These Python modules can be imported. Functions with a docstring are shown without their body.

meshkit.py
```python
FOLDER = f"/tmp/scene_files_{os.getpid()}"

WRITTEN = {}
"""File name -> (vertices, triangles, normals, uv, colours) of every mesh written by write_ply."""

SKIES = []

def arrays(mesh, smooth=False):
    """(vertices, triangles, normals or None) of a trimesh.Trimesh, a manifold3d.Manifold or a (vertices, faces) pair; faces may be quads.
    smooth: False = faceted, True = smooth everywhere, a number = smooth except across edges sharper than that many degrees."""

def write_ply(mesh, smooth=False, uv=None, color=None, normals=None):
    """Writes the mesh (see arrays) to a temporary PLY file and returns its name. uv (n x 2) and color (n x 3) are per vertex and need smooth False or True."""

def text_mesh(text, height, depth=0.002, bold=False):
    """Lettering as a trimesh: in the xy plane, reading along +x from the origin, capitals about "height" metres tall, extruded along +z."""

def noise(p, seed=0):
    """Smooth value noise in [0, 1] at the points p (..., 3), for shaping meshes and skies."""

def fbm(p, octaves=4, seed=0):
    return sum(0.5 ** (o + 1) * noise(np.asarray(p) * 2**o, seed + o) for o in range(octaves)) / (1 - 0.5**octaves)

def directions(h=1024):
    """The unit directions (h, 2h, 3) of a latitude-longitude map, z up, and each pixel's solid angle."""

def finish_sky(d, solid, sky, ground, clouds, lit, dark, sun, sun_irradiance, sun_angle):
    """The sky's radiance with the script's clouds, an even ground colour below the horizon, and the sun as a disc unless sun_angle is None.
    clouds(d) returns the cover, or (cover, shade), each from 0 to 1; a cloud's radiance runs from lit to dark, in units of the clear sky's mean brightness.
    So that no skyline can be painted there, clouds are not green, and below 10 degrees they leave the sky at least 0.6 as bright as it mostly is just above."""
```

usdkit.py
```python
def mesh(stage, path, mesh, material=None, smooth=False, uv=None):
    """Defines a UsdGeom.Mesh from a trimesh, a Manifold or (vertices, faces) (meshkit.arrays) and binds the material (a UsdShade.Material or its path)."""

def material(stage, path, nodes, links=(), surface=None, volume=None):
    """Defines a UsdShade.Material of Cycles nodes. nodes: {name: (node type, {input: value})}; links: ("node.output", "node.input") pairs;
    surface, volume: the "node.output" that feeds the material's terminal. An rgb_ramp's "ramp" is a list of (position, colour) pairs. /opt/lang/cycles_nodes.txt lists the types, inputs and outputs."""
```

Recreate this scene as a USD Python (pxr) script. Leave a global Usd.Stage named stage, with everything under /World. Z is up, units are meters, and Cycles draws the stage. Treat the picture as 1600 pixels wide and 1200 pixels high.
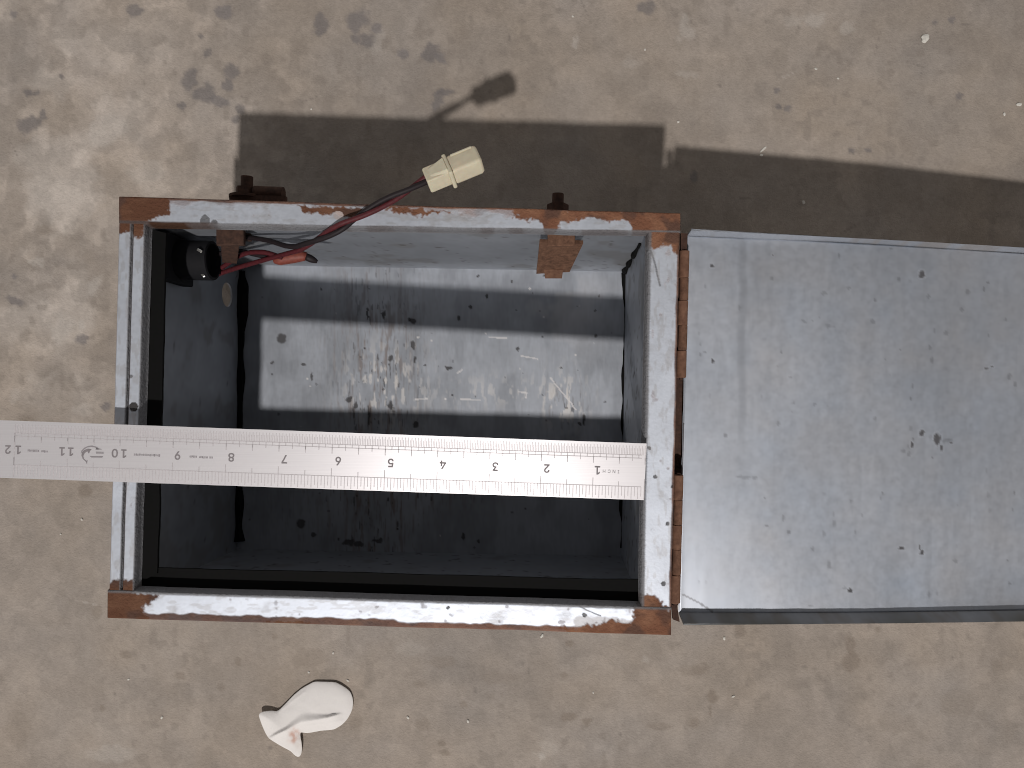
import math, random
import numpy as np, trimesh, usdkit, meshkit
import manifold3d as m3
from scipy.spatial import Delaunay
from pxr import Usd, UsdGeom, UsdLux, UsdShade, Sdf, Gf, Vt

random.seed(7)
rng = np.random.default_rng(7)
stage = Usd.Stage.CreateInMemory()
UsdGeom.SetStageUpAxis(stage, UsdGeom.Tokens.z)
UsdGeom.SetStageMetersPerUnit(stage, 1.0)
UsdGeom.Xform.Define(stage, '/World')
T = Sdf.ValueTypeNames

# ------------------------------------------------------------------ camera, lamp, room light
F = 1200.0                    # focal length in pixels of the 1600 px wide photograph
NX, NY = 868.0, 620.0         # foot of the camera's plumb line in the photograph
D = 0.375                     # camera above the rim of the box
H = 0.1352                    # rim above the floor
ZC = D + H
cam = UsdGeom.Camera.Define(stage, '/World/camera')
cam.CreateHorizontalApertureAttr(36.0)
cam.CreateVerticalApertureAttr(27.0)
cam.CreateFocalLengthAttr(36.0 * F / 1600)
cam.CreateHorizontalApertureOffsetAttr((800 - NX) / 1600 * 36)
cam.CreateVerticalApertureOffsetAttr((NY - 600) / 1600 * 36)
cam.CreateClippingRangeAttr(Gf.Vec2f(0.01, 100))
cam.CreateExposureAttr(0.0)
cam.AddTranslateOp().Set(Gf.Vec3d(0, 0, ZC))

LZ = 4.0
LAMP = (-0.28, 0.09 - 0.672 * (LZ - H), LZ)
lamp = UsdLux.SphereLight.Define(stage, '/World/ceiling_bulb')
lamp.CreateRadiusAttr(0.07)
lamp.CreateIntensityAttr(3280.0)
lamp.CreateColorAttr(Gf.Vec3f(1.0, 0.955, 0.92))
lamp.AddTranslateOp().Set(Gf.Vec3d(*LAMP))
dome = UsdLux.DomeLight.Define(stage, '/World/room_light')
AMBIENT = 0.24
# the walls of the room give more light than the dim ceiling overhead
dm = usdkit.material(stage, '/World/Looks/room_light', {
    'co': ('texture_coordinate', {}),
    'xyz': ('separate_xyz', {}),
    'mr': ('map_range', {'range_type': 'smoothstep', 'from_min': 0.05, 'from_max': 0.75, 'to_min': AMBIENT * 2.5, 'to_max': AMBIENT * 0.38}),
    'b': ('background_shader', {'color': (1.0, 0.955, 0.93)})},
    [('co.generated', 'xyz.vector'), ('xyz.z', 'mr.value'), ('mr.result', 'b.strength')], surface='b.background')
UsdShade.MaterialBindingAPI.Apply(dome.GetPrim()).Bind(dm)

# ------------------------------------------------------------------ helpers
def P(px, py, z):
    """The point at height z that stands under this place of the photograph."""
    px, py, z = np.broadcast_arrays(np.asarray(px, float), np.asarray(py, float), np.asarray(z, float))
    return np.stack([(px - NX) / F * (ZC - z), (NY - py) / F * (ZC - z), z], -1)

def PL(px, py, z0, a, x0):
    """The same on the slanted plane z = z0 - a (x - x0)."""
    k = (np.asarray(px, float) - NX) / F
    x = k * (ZC - z0 - a * x0) / (1 - k * a)
    z = z0 - a * (x - x0)
    return np.stack(np.broadcast_arrays(x, (NY - np.asarray(py, float)) / F * (ZC - z), z), -1)

used = {}
def numbered(parent, name):
    k = used.get((parent, name), 0)
    used[(parent, name)] = k + 1
    return name if k == 0 else f'{name}_{k:03d}'

def meta(prim, label=None, category=None, group=None, kind=None):
    for k, v in (('label', label), ('category', category), ('group', group), ('kind', kind)):
        if v:
            prim.SetCustomDataByKey(k, v)
    return prim

def path_of(p):
    return '/World' if p is None else str(p.GetPath())

def thing(name, label, category, group=None, at=(0, 0, 0)):
    x = UsdGeom.Xform.Define(stage, '/World/' + numbered('/World', name))
    x.AddTranslateOp().Set(Gf.Vec3d(*map(float, at)))
    meta(x.GetPrim(), label, category, group)
    ORIGIN[str(x.GetPath())] = np.asarray(at, float)
    return x.GetPrim()
ORIGIN = {}

def obj(name, mesh, mat, parent=None, smooth=False, color=None, rust=None, **kw):
    """One Mesh prim; mesh vertices are given in world space and moved to the thing's own origin."""
    pp = path_of(parent)
    path = pp + '/' + numbered(pp, name)
    root = '/'.join(path.split('/')[:3])
    if color is not None:
        v, f = (np.asarray(mesh[0], float), np.asarray(mesh[1], int)) if isinstance(mesh, tuple) else (np.array(mesh.vertices), np.array(mesh.faces))
        v = v - ORIGIN.get(root, 0)
        m = usdkit.mesh(stage, path, (v, f), mat, smooth=True if smooth else False)
        api = UsdGeom.PrimvarsAPI(m)
        api.CreatePrimvar('tint', T.Color3fArray, 'vertex').Set(Vt.Vec3fArray.FromNumpy(np.asarray(color, np.float32)))
        if rust is not None:
            api.CreatePrimvar('rust', T.FloatArray, 'vertex').Set(Vt.FloatArray.FromNumpy(np.asarray(rust, np.float32)))
    else:
        v, f, _ = meshkit.arrays(mesh)
        m = usdkit.mesh(stage, path, trimesh.Trimesh(v - ORIGIN.get(root, 0), f, process=False), mat, smooth=smooth)
    return meta(m.GetPrim(), **kw)

def sm(a, b, x):
    t = np.clip((x - a) / (b - a), 0, 1)
    return t * t * (3 - 2 * t)

def inpoly(x, y, poly):
    poly = np.asarray(poly, float)
    r = np.zeros(x.shape, bool)
    j = len(poly) - 1
    for i in range(len(poly)):
        (xi, yi), (xj, yj) = poly[i], poly[j]
        if yi != yj:
            r ^= ((yi > y) != (yj > y)) & (x < (xj - xi) * (y - yi) / (yj - yi) + xi)
        j = i
    return r

def segdist(x, y, pts):
    d = np.full(x.shape, 1e9)
    for (ax, ay), (bx, by) in zip(pts[:-1], pts[1:]):
        dx, dy = bx - ax, by - ay
        t = np.clip(((x - ax) * dx + (y - ay) * dy) / (dx * dx + dy * dy + 1e-12), 0, 1)
        d = np.minimum(d, np.hypot(x - ax - t * dx, y - ay - t * dy))
    return d

def fb(px, py, s, octaves=3, seed=0, sx=1.0, sy=1.0):
    """fbm over photograph pixels; s = feature size in pixels."""
    p = np.stack([px / s * sx, py / s * sy, np.full(np.shape(px), seed * 3.71)], -1)
    return meshkit.fbm(p, octaves, seed)

def lerp(a, b, t):
    return a + (np.asarray(b) - a) * t[..., None]

def gridfaces(n, m, flip=False):
    i = np.arange(n * m).reshape(n, m)
    q = np.stack([i[:-1, :-1], i[1:, :-1], i[1:, 1:], i[:-1, 1:]], -1).reshape(-1, 4)
    if flip:
        q = q[:, ::-1]
    return np.vstack([q[:, [0, 1, 2]], q[:, [0, 2, 3]]])

def bil(c, u, v):
    """c: TL, TR, BR, BL"""
    c = np.asarray(c, float)
    u, v = u[..., None], v[..., None]
    return (1 - v) * ((1 - u) * c[0] + u * c[1]) + v * ((1 - u) * c[3] + u * c[2])

def spline(pts, n):
    pts = np.asarray(pts, float)
    p = np.vstack([2 * pts[0] - pts[1], pts, 2 * pts[-1] - pts[-2]])
    out = []
    for i in range(1, len(p) - 2):
        t = np.linspace(0, 1, n, endpoint=False)[:, None]
        a, b, c, d = p[i - 1], p[i], p[i + 1], p[i + 2]
        out.append(0.5 * (2 * b + (c - a) * t + (2 * a - 5 * b + 4 * c - d) * t ** 2 + (3 * b - a - 3 * c + d) * t ** 3))
    return np.vstack(out + [pts[-1:]])

def frames(path):
    t = np.gradient(path, axis=0)
    t /= np.linalg.norm(t, axis=1, keepdims=True)
    n = np.cross(t[0], [0, 0, 1.0])
    n /= np.linalg.norm(n)
    N, B = [], []
    for k in range(len(path)):
        n = n - t[k] * (n @ t[k])
        n /= np.linalg.norm(n)
        N.append(n)
        B.append(np.cross(t[k], n))
    return np.array(N), np.array(B), t

def tube(path, r, k=12, closed_ends=True):
    path = np.asarray(path, float)
    r = np.broadcast_to(np.asarray(r, float), (len(path),))
    N, B, _ = frames(path)
    a = np.linspace(0, 2 * np.pi, k, endpoint=False)
    v = (path[:, None] + r[:, None, None] * (np.cos(a)[None, :, None] * N[:, None] + np.sin(a)[None, :, None] * B[:, None])).reshape(-1, 3)
    f = []
    for i in range(len(path) - 1):
        for j in range(k):
            p, q = i * k + j, i * k + (j + 1) % k
            f += [[p, q, q + k], [p, q + k, p + k]]
    if closed_ends:
        v = np.vstack([v, path[:1], path[-1:]])
        for j in range(k):
            f += [[len(v) - 2, (j + 1) % k, j], [len(v) - 1, (len(path) - 1) * k + j, (len(path) - 1) * k + (j + 1) % k]]
    return trimesh.Trimesh(v, np.array(f), process=False)

def rbox(size, r=0.0006, seg=8):
    sx, sy, sz = (max(s / 2 - r, 1e-5) for s in size)
    s = m3.Manifold.sphere(r, seg)
    return m3.Manifold.batch_hull([s.translate((a * sx, b * sy, c * sz)) for a in (-1, 1) for b in (-1, 1) for c in (-1, 1)])

def tm(mani):
    m = mani.to_mesh()
    return trimesh.Trimesh(m.vert_properties[:, :3], m.tri_verts, process=False)

def placed(mesh, x, y, z, at):
    M = np.eye(4)
    M[:3, 0], M[:3, 1], M[:3, 2], M[:3, 3] = x, y, z, at
    mesh = mesh.copy()
    mesh.apply_transform(M)
    return mesh

def unit(v):
    v = np.asarray(v, float)
    return v / np.linalg.norm(v)

def prism(poly_top, poly_bot):
    """Closed solid between two loops with the same number of points (convex-ish)."""
    n = len(poly_top)
    v = np.vstack([poly_top, poly_bot])
    f = []
    for i in range(1, n - 1):
        f += [[0, i, i + 1], [n, n + i + 1, n + i]]
    for i in range(n):
        j = (i + 1) % n
        f += [[i, n + i, n + j], [i, n + j, j]]
    m = trimesh.Trimesh(v, np.array(f), process=False)
    m.fix_normals()
    return m

def slab(c, th, step, jitter=0.0):
    """Thin plate over four 3-D corners TL TR BR BL, subdivided, thickness th along its back."""
    c = np.asarray(c, float)
    n = unit(np.cross(c[3] - c[0], c[1] - c[0]))
    nu = max(2, int(np.linalg.norm(c[1] - c[0]) / step) + 1)
    nv = max(2, int(np.linalg.norm(c[3] - c[0]) / step) + 1)
    V, U = np.meshgrid(np.linspace(0, 1, nv), np.linspace(0, 1, nu), indexing='ij')
    top = bil(c, U, V).reshape(-1, 3)
    f = gridfaces(nv, nu)
    bot = c - n * th
    v = np.vstack([top, bot])
    k = len(top)
    i = np.arange(nu * nv).reshape(nv, nu)
    fs = [f]
    sides = [(i[0], k, k + 1), (i[:, -1], k + 1, k + 2), (i[-1, ::-1], k + 2, k + 3), (i[::-1, 0], k + 3, k)]
    for row, a, b in sides:
        h = len(row) // 2
        t = [[row[q], row[q + 1], a if q < h else b] for q in range(len(row) - 1)] + [[row[h], b, a]]
        fs.append(np.array(t))
    fs.append(np.array([[k, k + 2, k + 1], [k, k + 3, k + 2]]))
    return v, np.vstack(fs), np.concatenate([U.ravel(), [0, 1, 1, 0]]), np.concatenate([V.ravel(), [0, 0, 1, 1]])

# ------------------------------------------------------------------ materials
def tinted(name, metallic=0.0, rough=0.5, rust_rough=0.85, grain=0.06, gscale=900, bump=0.0002, bscale=1500, extra=None, spec=0.5, aniso=None, pit=0.0):
    nodes = {
        'tint': ('attribute', {'attribute': 'tint'}),
        'rust': ('attribute', {'attribute': 'rust'}),
        'geo': ('texture_coordinate', {}),
        'n1': ('noise_texture', {'scale': gscale, 'detail': 4.0, 'roughness': 0.6}),
        'n2': ('noise_texture', {'scale': bscale, 'detail': 3.0, 'roughness': 0.6}),
        'mr': ('map_range', {'from_min': 0.25, 'from_max': 0.75, 'to_min': 1 - grain, 'to_max': 1 + grain}),
        'mul': ('vector_math', {'math_type': 'multiply'}),
        'inv': ('math', {'math_type': 'multiply_add', 'value2': -metallic, 'value3': metallic}),
        'ro': ('math', {'math_type': 'multiply_add', 'value2': rust_rough - rough, 'value3': rough}),
        'rn': ('math', {'math_type': 'multiply_add', 'value2': 0.16, 'value3': -0.08}),
        'ro2': ('math', {'math_type': 'add'}),
        'bump': ('bump', {'distance': bump if not pit else pit}),
        'bs': ('math', {'math_type': 'multiply_add', 'value2': 0.9 if pit else 0.0, 'value3': (0.6 if not pit else 0.05)}),
        'p': ('principled_bsdf', {'specular_ior_level': spec}),
    }
    links = [('geo.object', 'n1.vector'), ('geo.object', 'n2.vector'), ('n1.fac', 'mr.value'), ('tint.color', 'mul.vector1'), ('mr.result', 'mul.vector2'),
             ('mul.vector', 'p.base_color'), ('rust.fac', 'inv.value1'), ('inv.value', 'p.metallic'), ('rust.fac', 'ro.value1'),
             ('n1.fac', 'rn.value1'), ('ro.value', 'ro2.value1'), ('rn.value', 'ro2.value2'), ('ro2.value', 'p.roughness'),
             ('n2.fac', 'bump.height'), ('bump.normal', 'p.normal'), ('rust.fac', 'bs.value1'), ('bs.value', 'bump.strength')]
    return usdkit.material(stage, '/World/Looks/' + name, nodes, links, surface='p.BSDF')

def plain(name, color, rough=0.5, metallic=0.0, grain=0.12, scale=700, bump=0.0001, spec=0.5, color2=None, extra=None):
    c = np.asarray(color, float)
    c2 = np.asarray(color2, float) if color2 is not None else c * (1 + grain)
    c1 = c if color2 is not None else c * (1 - grain)
    nodes = {
        'geo': ('texture_coordinate', {}),
        'n': ('noise_texture', {'scale': scale, 'detail': 5.0, 'roughness': 0.65}),
        'r': ('rgb_ramp', {'ramp': [(0.3, tuple(c1)), (0.7, tuple(np.minimum(c2, 0.95)))]}),
        'b': ('bump', {'strength': 0.6, 'distance': bump}),
        'p': ('principled_bsdf', {'roughness': rough, 'metallic': metallic, 'specular_ior_level': spec, **(extra or {})}),
    }
    links = [('geo.object', 'n.vector'), ('n.fac', 'r.fac'), ('r.color', 'p.base_color'), ('n.fac', 'b.height'), ('b.normal', 'p.normal')]
    return usdkit.material(stage, '/World/Looks/' + name, nodes, links, surface='p.BSDF')

M_floor = tinted('concrete', 0.0, 0.8, 0.8, grain=0.10, gscale=520, bump=0.0008, bscale=800, spec=0.25)
M_rim = tinted('worn_zinc', 0.78, 0.57, 0.9, grain=0.05, gscale=500, bump=0.0, bscale=600, pit=0.0010, spec=0.15)
M_zinc = tinted('galvanized_sheet', 0.90, 0.50, 0.8, grain=0.012, gscale=250, bump=0.0, bscale=500)
M_inner = tinted('dull_galvanized_sheet', 0.45, 0.52, 0.85, grain=0.04, gscale=350, bump=0.00004, bscale=500)
M_rust = plain('rusty_iron', (0.085, 0.045, 0.030), 0.9, 0.0, color2=(0.20, 0.108, 0.070), scale=420, bump=0.0005, spec=0.2)
M_rust_dark = plain('dark_rusty_iron', (0.035, 0.02, 0.016), 0.85, 0.0, color2=(0.085, 0.045, 0.032), scale=420, bump=0.0005, spec=0.25)
M_rust_orange = plain('orange_rust', (0.11, 0.056, 0.038), 0.9, 0.0, color2=(0.22, 0.12, 0.078), scale=300, bump=0.0004, spec=0.2)
M_black = plain('black_plastic', (0.012, 0.012, 0.014), 0.75, spec=0.15)
M_tar_shade = plain('sealant_and_shade_strip', (0.006, 0.006, 0.006), 0.8, spec=0.1)  # sealant beads, and the black of the added rail strips
M_terminal = plain('bright_terminal', (0.75, 0.74, 0.70), 0.3, 0.9)
M_red = plain('red_insulation', (0.078, 0.012, 0.016), 0.6, grain=0.35, spec=0.35)
M_wblack = plain('dark_insulation', (0.016, 0.011, 0.013), 0.6, grain=0.2, spec=0.3)
M_orange = plain('orange_plastic', (0.20, 0.048, 0.032), 0.6, grain=0.25)
M_cream = plain('cream_plastic', (0.62, 0.55, 0.41), 0.5, grain=0.07, scale=260, extra={'subsurface_weight': 0.1, 'subsurface_scale': 0.002})
M_print = plain('black_print', (0.22, 0.20, 0.21), 0.6)
M_print_pale = plain('grey_print', (0.27, 0.25, 0.265), 0.6)
M_grit = plain('pale_grit', (0.62, 0.60, 0.55), 0.7)
M_tissue = tinted('white_paper', 0.0, 0.95, 0.95, grain=0.02, gscale=900, bump=0.00012, bscale=1800, spec=0.05)
# ruler: brushed along its length, so the lamp's gleam spreads across it
M_ruler = usdkit.material(stage, '/World/Looks/brushed_steel', {
    'geo': ('texture_coordinate', {}),
    'map': ('mapping', {'scale': (30, 2500, 1), 'rotation': (0, 0, 0.035)}),
    'n': ('noise_texture', {'scale': 1.0, 'detail': 3.0}),
    'r': ('rgb_ramp', {'ramp': [(0.3, (0.82, 0.80, 0.825)), (0.7, (0.88, 0.86, 0.885))]}),
    'tan': ('combine_xyz', {'x': 0.035, 'y': 1.0, 'z': 0.0}),
    'p': ('principled_bsdf', {'metallic': 0.30, 'roughness': 0.5}),
    'q': ('principled_bsdf', {'metallic': 1.0, 'roughness': 0.40, 'anisotropic': 0.72}),
    'mx': ('mix_closure', {'fac': 0.45}),
}, [('geo.object', 'map.vector'), ('map.vector', 'n.vector'), ('n.fac', 'r.fac'), ('r.color', 'p.base_color'), ('r.color', 'q.base_color'), ('tan.vector', 'q.tangent'),
    ('p.BSDF', 'mx.closure1'), ('q.BSDF', 'mx.closure2')], surface='mx.closure')

ZINC = np.array([0.490, 0.522, 0.578])
RUST = np.array([0.185, 0.084, 0.050])

# ------------------------------------------------------------------ floor
gx = np.concatenate([np.linspace(-4, -0.5, 12)[:-1], np.arange(-0.5, 0.42, 0.0013), np.linspace(0.42, 4, 12)[1:]])
gy = np.concatenate([np.linspace(-4, -0.38, 12)[:-1], np.arange(-0.38, 0.38, 0.0013), np.linspace(0.38, 4, 12)[1:]])[::-1]
Yg, Xg = np.meshgrid(gy, gx, indexing='ij')
px, py = NX + Xg * F / ZC, NY - Yg * F / ZC
w1, w2 = (fb(px, py, 18, 3, 1) - 0.5) * 26, (fb(px, py, 18, 3, 2) - 0.5) * 26
base = np.array([0.343, 0.297, 0.257])
col = np.broadcast_to(base, px.shape + (3,)).copy()
col *= (1 + 0.30 * (fb(px, py, 260, 3, 3) - 0.5))[..., None]
col *= (1 + 0.20 * (fb(px, py, 60, 4, 4) - 0.5))[..., None]
col *= (1 + 0.12 * (fb(px, py, 14, 3, 5) - 0.5))[..., None]
warm = fb(px, py, 90, 3, 6) - 0.5
col *= 1 + warm[..., None] * np.array([0.08, 0.0, -0.12])
# pale worn skin of cement, mostly at the left
wl = np.exp(-(np.clip(px - 90, 0, None) / 190) ** 2) * np.exp(-((py - 260) / 260) ** 2) + 0.5 * np.exp(-((px - 60) / 110) ** 2 - ((py - 560) / 120) ** 2)
pale = sm(0.43, 0.64, fb(px + w1, py + w2, 62, 4, 7)) * np.clip(wl, 0, 1)
col = lerp(col, np.array([0.465, 0.42, 0.38]) * (0.93 + 0.14 * fb(px, py, 9, 3, 8))[..., None], 0.62 * pale)
pale2 = sm(0.60, 0.72, fb(px + w1, py + w2, 75, 4, 9))
col = lerp(col, base * 1.18, 0.35 * pale2)
crisp = sm(0.50, 0.56, fb(px + w1 * .6, py + w2 * .6, 46, 5, 12)) - 0.5
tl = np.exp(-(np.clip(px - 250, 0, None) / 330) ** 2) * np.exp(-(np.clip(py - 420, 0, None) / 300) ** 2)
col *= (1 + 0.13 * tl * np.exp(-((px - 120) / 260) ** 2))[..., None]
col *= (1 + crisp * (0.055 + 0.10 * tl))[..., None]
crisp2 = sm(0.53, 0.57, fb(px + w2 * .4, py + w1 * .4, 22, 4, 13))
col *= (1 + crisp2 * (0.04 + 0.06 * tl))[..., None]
col *= (1 - 0.07 * sm(0.52, 0.58, fb(px - w1 * .5, py + w1 * .5, 34, 4, 14)))[..., None]
col *= (1 + 0.10 * (fb(px, py, 4.5, 2, 15) - 0.5))[..., None]
spots = sm(0.66, 0.74, fb(px, py, 16, 2, 10)) * (0.35 + 0.65 * sm(0.45, 0.6, fb(px, py, 130, 2, 11)))
col = lerp(col, base * 0.72, 0.45 * spots)
def stamp(col, px, py, cx, cy, rx, ry, ang, color, k, warp=1.0, soft=0.25, xs=None, ys=None):
    R = max(rx, ry) + 16
    if xs is not None:
        i0, i1 = np.searchsorted(xs, cx - R), np.searchsorted(xs, cx + R)
        j0, j1 = np.searchsorted(ys, cy - R), np.searchsorted(ys, cy + R)
        s = (slice(j0, j1), slice(i0, i1))
    else:
        s = (slice(None), slice(None)) if col.ndim == 3 else slice(None)
    x, y = px[s] - cx, py[s] - cy
    if x.size == 0:
        return
    e = min(rx, ry)
    x = x + warp * e * 1.9 * (fb(px[s], py[s], max(e * 0.9, 3), 4, int(cx) % 97) - 0.5)
    y = y + warp * e * 1.9 * (fb(px[s], py[s], max(e * 0.9, 3), 4, int(cy) % 89 + 100) - 0.5)
    c, n = math.cos(ang), math.sin(ang)
    d = np.hypot((x * c + y * n) / rx, (-x * n + y * c) / ry)
    t = 1 - sm(1 - soft, 1 + soft, d)
    col[s] = lerp(col[s], np.asarray(color), k * t)
xs, ys = px[0], py[:, 0]
blue = (0.185, 0.170, 0.168)
brown = (0.235, 0.195, 0.16)
grey_stains = [(296, 122, 11, 17, 0.3), (318, 146, 17, 15, 0.2), (340, 157, 16, 7, 0.1), (362, 112, 12, 14, 0), (355, 132, 9, 8, 0), (283, 163, 7, 6, 0), (374, 170, 7, 7, 0), (368, 186, 6, 6, 0),
    (45, 196, 15, 14, 0), (66, 178, 5, 8, 0), (42, 144, 6, 6, 0), (55, 145, 6, 4, 0), (210, 14, 13, 10, 0), (20, 22, 6, 6, 0), (95, 118, 4, 5, 0), (500, 38, 11, 17, 0), (560, 30, 18, 20, 0), (588, 45, 9, 8, 0),
    (555, 60, 9, 6, 0.5), (573, 62, 10, 12, 0), (629, 84, 9, 9, 0), (674, 83, 12, 17, 0.2), (688, 90, 9, 9, 0), (684, 156, 9, 17, 0.3), (695, 143, 15, 5, 0), (322, 82, 5, 9, 0.5), (312, 56, 5, 4, 0), (350, 18, 12, 12, 0),
    (22, 470, 15, 6, 0.3), (125, 530, 9, 9, 0), (20, 432, 4, 4, 0), (1012, 12, 14, 12, 0), (1215, 141, 4, 6, 0.6), (1218, 165, 6, 4, 0), (1330, 235, 6, 5, 0), (1357, 234, 6, 5, 0), (1232, 168, 6, 5, 0), (1500, 150, 6, 6, 0), (1462, 34, 4, 4, 0), (1488, 30, 6, 5, 0), (1085, 275, 6, 9, 0), (165, 635, 7, 7, 0)]
for cx, cy, rx, ry, a in grey_stains:
    stamp(col, px, py, cx, cy, rx, ry, a, np.array(blue) * random.uniform(0.9, 1.15), 0.72, xs=xs, ys=ys)
brown_stains = [(131, 766, 11, 11, 0, .55), (1330, 1010, 7, 14, 0.1, .5), (1325, 1000, 5, 7, 0, .3), (1330, 1035, 14, 15, 0, .5), (1372, 984, 4, 5, 0, .5), (1558, 1040, 9, 10, 0, .3), (1157, 985, 9, 11, 0, .5), (1113, 1090, 9, 11, 0, .6), (1110, 1112, 2.5, 10, 0, .5),
    (888, 1121, 13, 7, 0, .5), (917, 1128, 7, 6, 0, .5), (890, 1006, 7, 5, 0, .5), (882, 1056, 6, 5, 0, .4), (690, 1163, 6, 6, 0, .5), (695, 1178, 9, 5, 0.3, .5), (660, 1133, 12, 9, 0, .35), (723, 1102, 6, 6, 0, .4), (655, 1070, 10, 6, 0, .3), (1080, 1049, 20, 8, 0, .3), (1095, 1045, 14, 8, 0, .3), (1085, 1130, 8, 7, 0, .45), (1030, 1136, 20, 6, 0, .3),
    (370, 1035, 5, 8, 0, .5), (280, 1057, 8, 6, 0, .4), (195, 1024, 9, 6, 0.3, .45), (158, 1108, 5, 5, 0, .5), (345, 1075, 8, 6, 0, .3), (428, 995, 5, 5, 0, .4), (150, 955, 8, 10, 0, .35), (40, 660, 14, 12, 0, .4), (65, 360, 12, 10, 0, .2), (485, 1030, 30, 14, 0, .22), (1400, 1130, 30, 16, 0, .2), (1500, 1100, 24, 20, 0, .18), (25, 1140, 20, 24, 0, .2), (690, 1035, 22, 9, 0, .25), (780, 1060, 30, 9, 0, .2), (555, 1130, 10, 10, 0, .3), (800, 190, 0.1, 0.1, 0, 0)]
for cx, cy, rx, ry, a, k in brown_stains:
    if k:
        stamp(col, px, py, cx, cy, rx, ry, a, brown, min(1, k * 1.3), warp=0.7, xs=xs, ys=ys)
pale_stains = [(1275, 30, 14, 11, 0, .5), (1325, 42, 12, 9, 0, .4), (1240, 30, 16, 9, 0, .3), (1070, 45, 14, 18, 0, .45), (1075, 115, 18, 5, 0.1, .35), (985, 98, 14, 9, 0, .25), (170, 200, 28, 24, 0, .4), (85, 300, 40, 34, 0, .3), (230, 270, 30, 18, 0, .3), (20, 620, 12, 10, 0, .3), (128, 640, 16, 9, 0, .35), (98, 510, 16, 20, 0, .5), (126, 508, 5, 8, 0, .6), (146, 445, 9, 16, 0.5, .45), (55, 408, 12, 7, 0, .5), (590, 65, 7, 20, 0.4, .3), (855, 1172, 14, 14, 0, .3), (847, 1182, 5, 5, 0, .6), (640, 1015, 20, 12, 0, .25), (900, 65, 5, 10, 0.3, .5), (1010, 1032, 6, 6, 0, .4), (170, 1180, 40, 12, 0, .35)]
for cx, cy, rx, ry, a, k in pale_stains:
    stamp(col, px, py, cx, cy, rx, ry, a, (0.50, 0.46, 0.42), k, warp=1.3, soft=0.4, xs=xs, ys=ys)
for _ in range(150):
    cx, cy = rng.uniform(-30, 1630), rng.uniform(-30, 1230)
    r = rng.uniform(0.9, 3.4) if rng.random() < 0.8 else rng.uniform(3, 7)
    stamp(col, px, py, cx, cy, r, r * rng.uniform(0.6, 1.3), rng.uniform(0, 3), (0.17, 0.15, 0.135), rng.uniform(0.15, 0.55) if r < 3.5 else rng.uniform(0.1, 0.3), soft=0.45, xs=xs, ys=ys)
for _ in range(26):
    cx, cy, a, L = rng.uniform(0, 1600), rng.uniform(0, 1200), rng.uniform(0, 3.1), rng.uniform(6, 22)
    stamp(col, px, py, cx, cy, L, 0.9, a, (0.17, 0.15, 0.135) if rng.random() < 0.6 else (0.5, 0.46, 0.42), 0.45, warp=0.5, xs=xs, ys=ys)
rel = 0.0007 * (fb(px, py, 40, 4, 20) - 0.5) + 0.0005 * (pale - 0.5)
edge = (np.abs(Xg) < 0.42) & (np.abs(Yg) < 0.38)
v = np.stack([Xg, Yg, np.where(edge, rel, 0) - 0.0008], -1).reshape(-1, 3)
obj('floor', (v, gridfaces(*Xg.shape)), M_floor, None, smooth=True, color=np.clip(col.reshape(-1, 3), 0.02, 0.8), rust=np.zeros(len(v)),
    label='grey brown stained concrete floor under the metal box', kind='structure')

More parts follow.
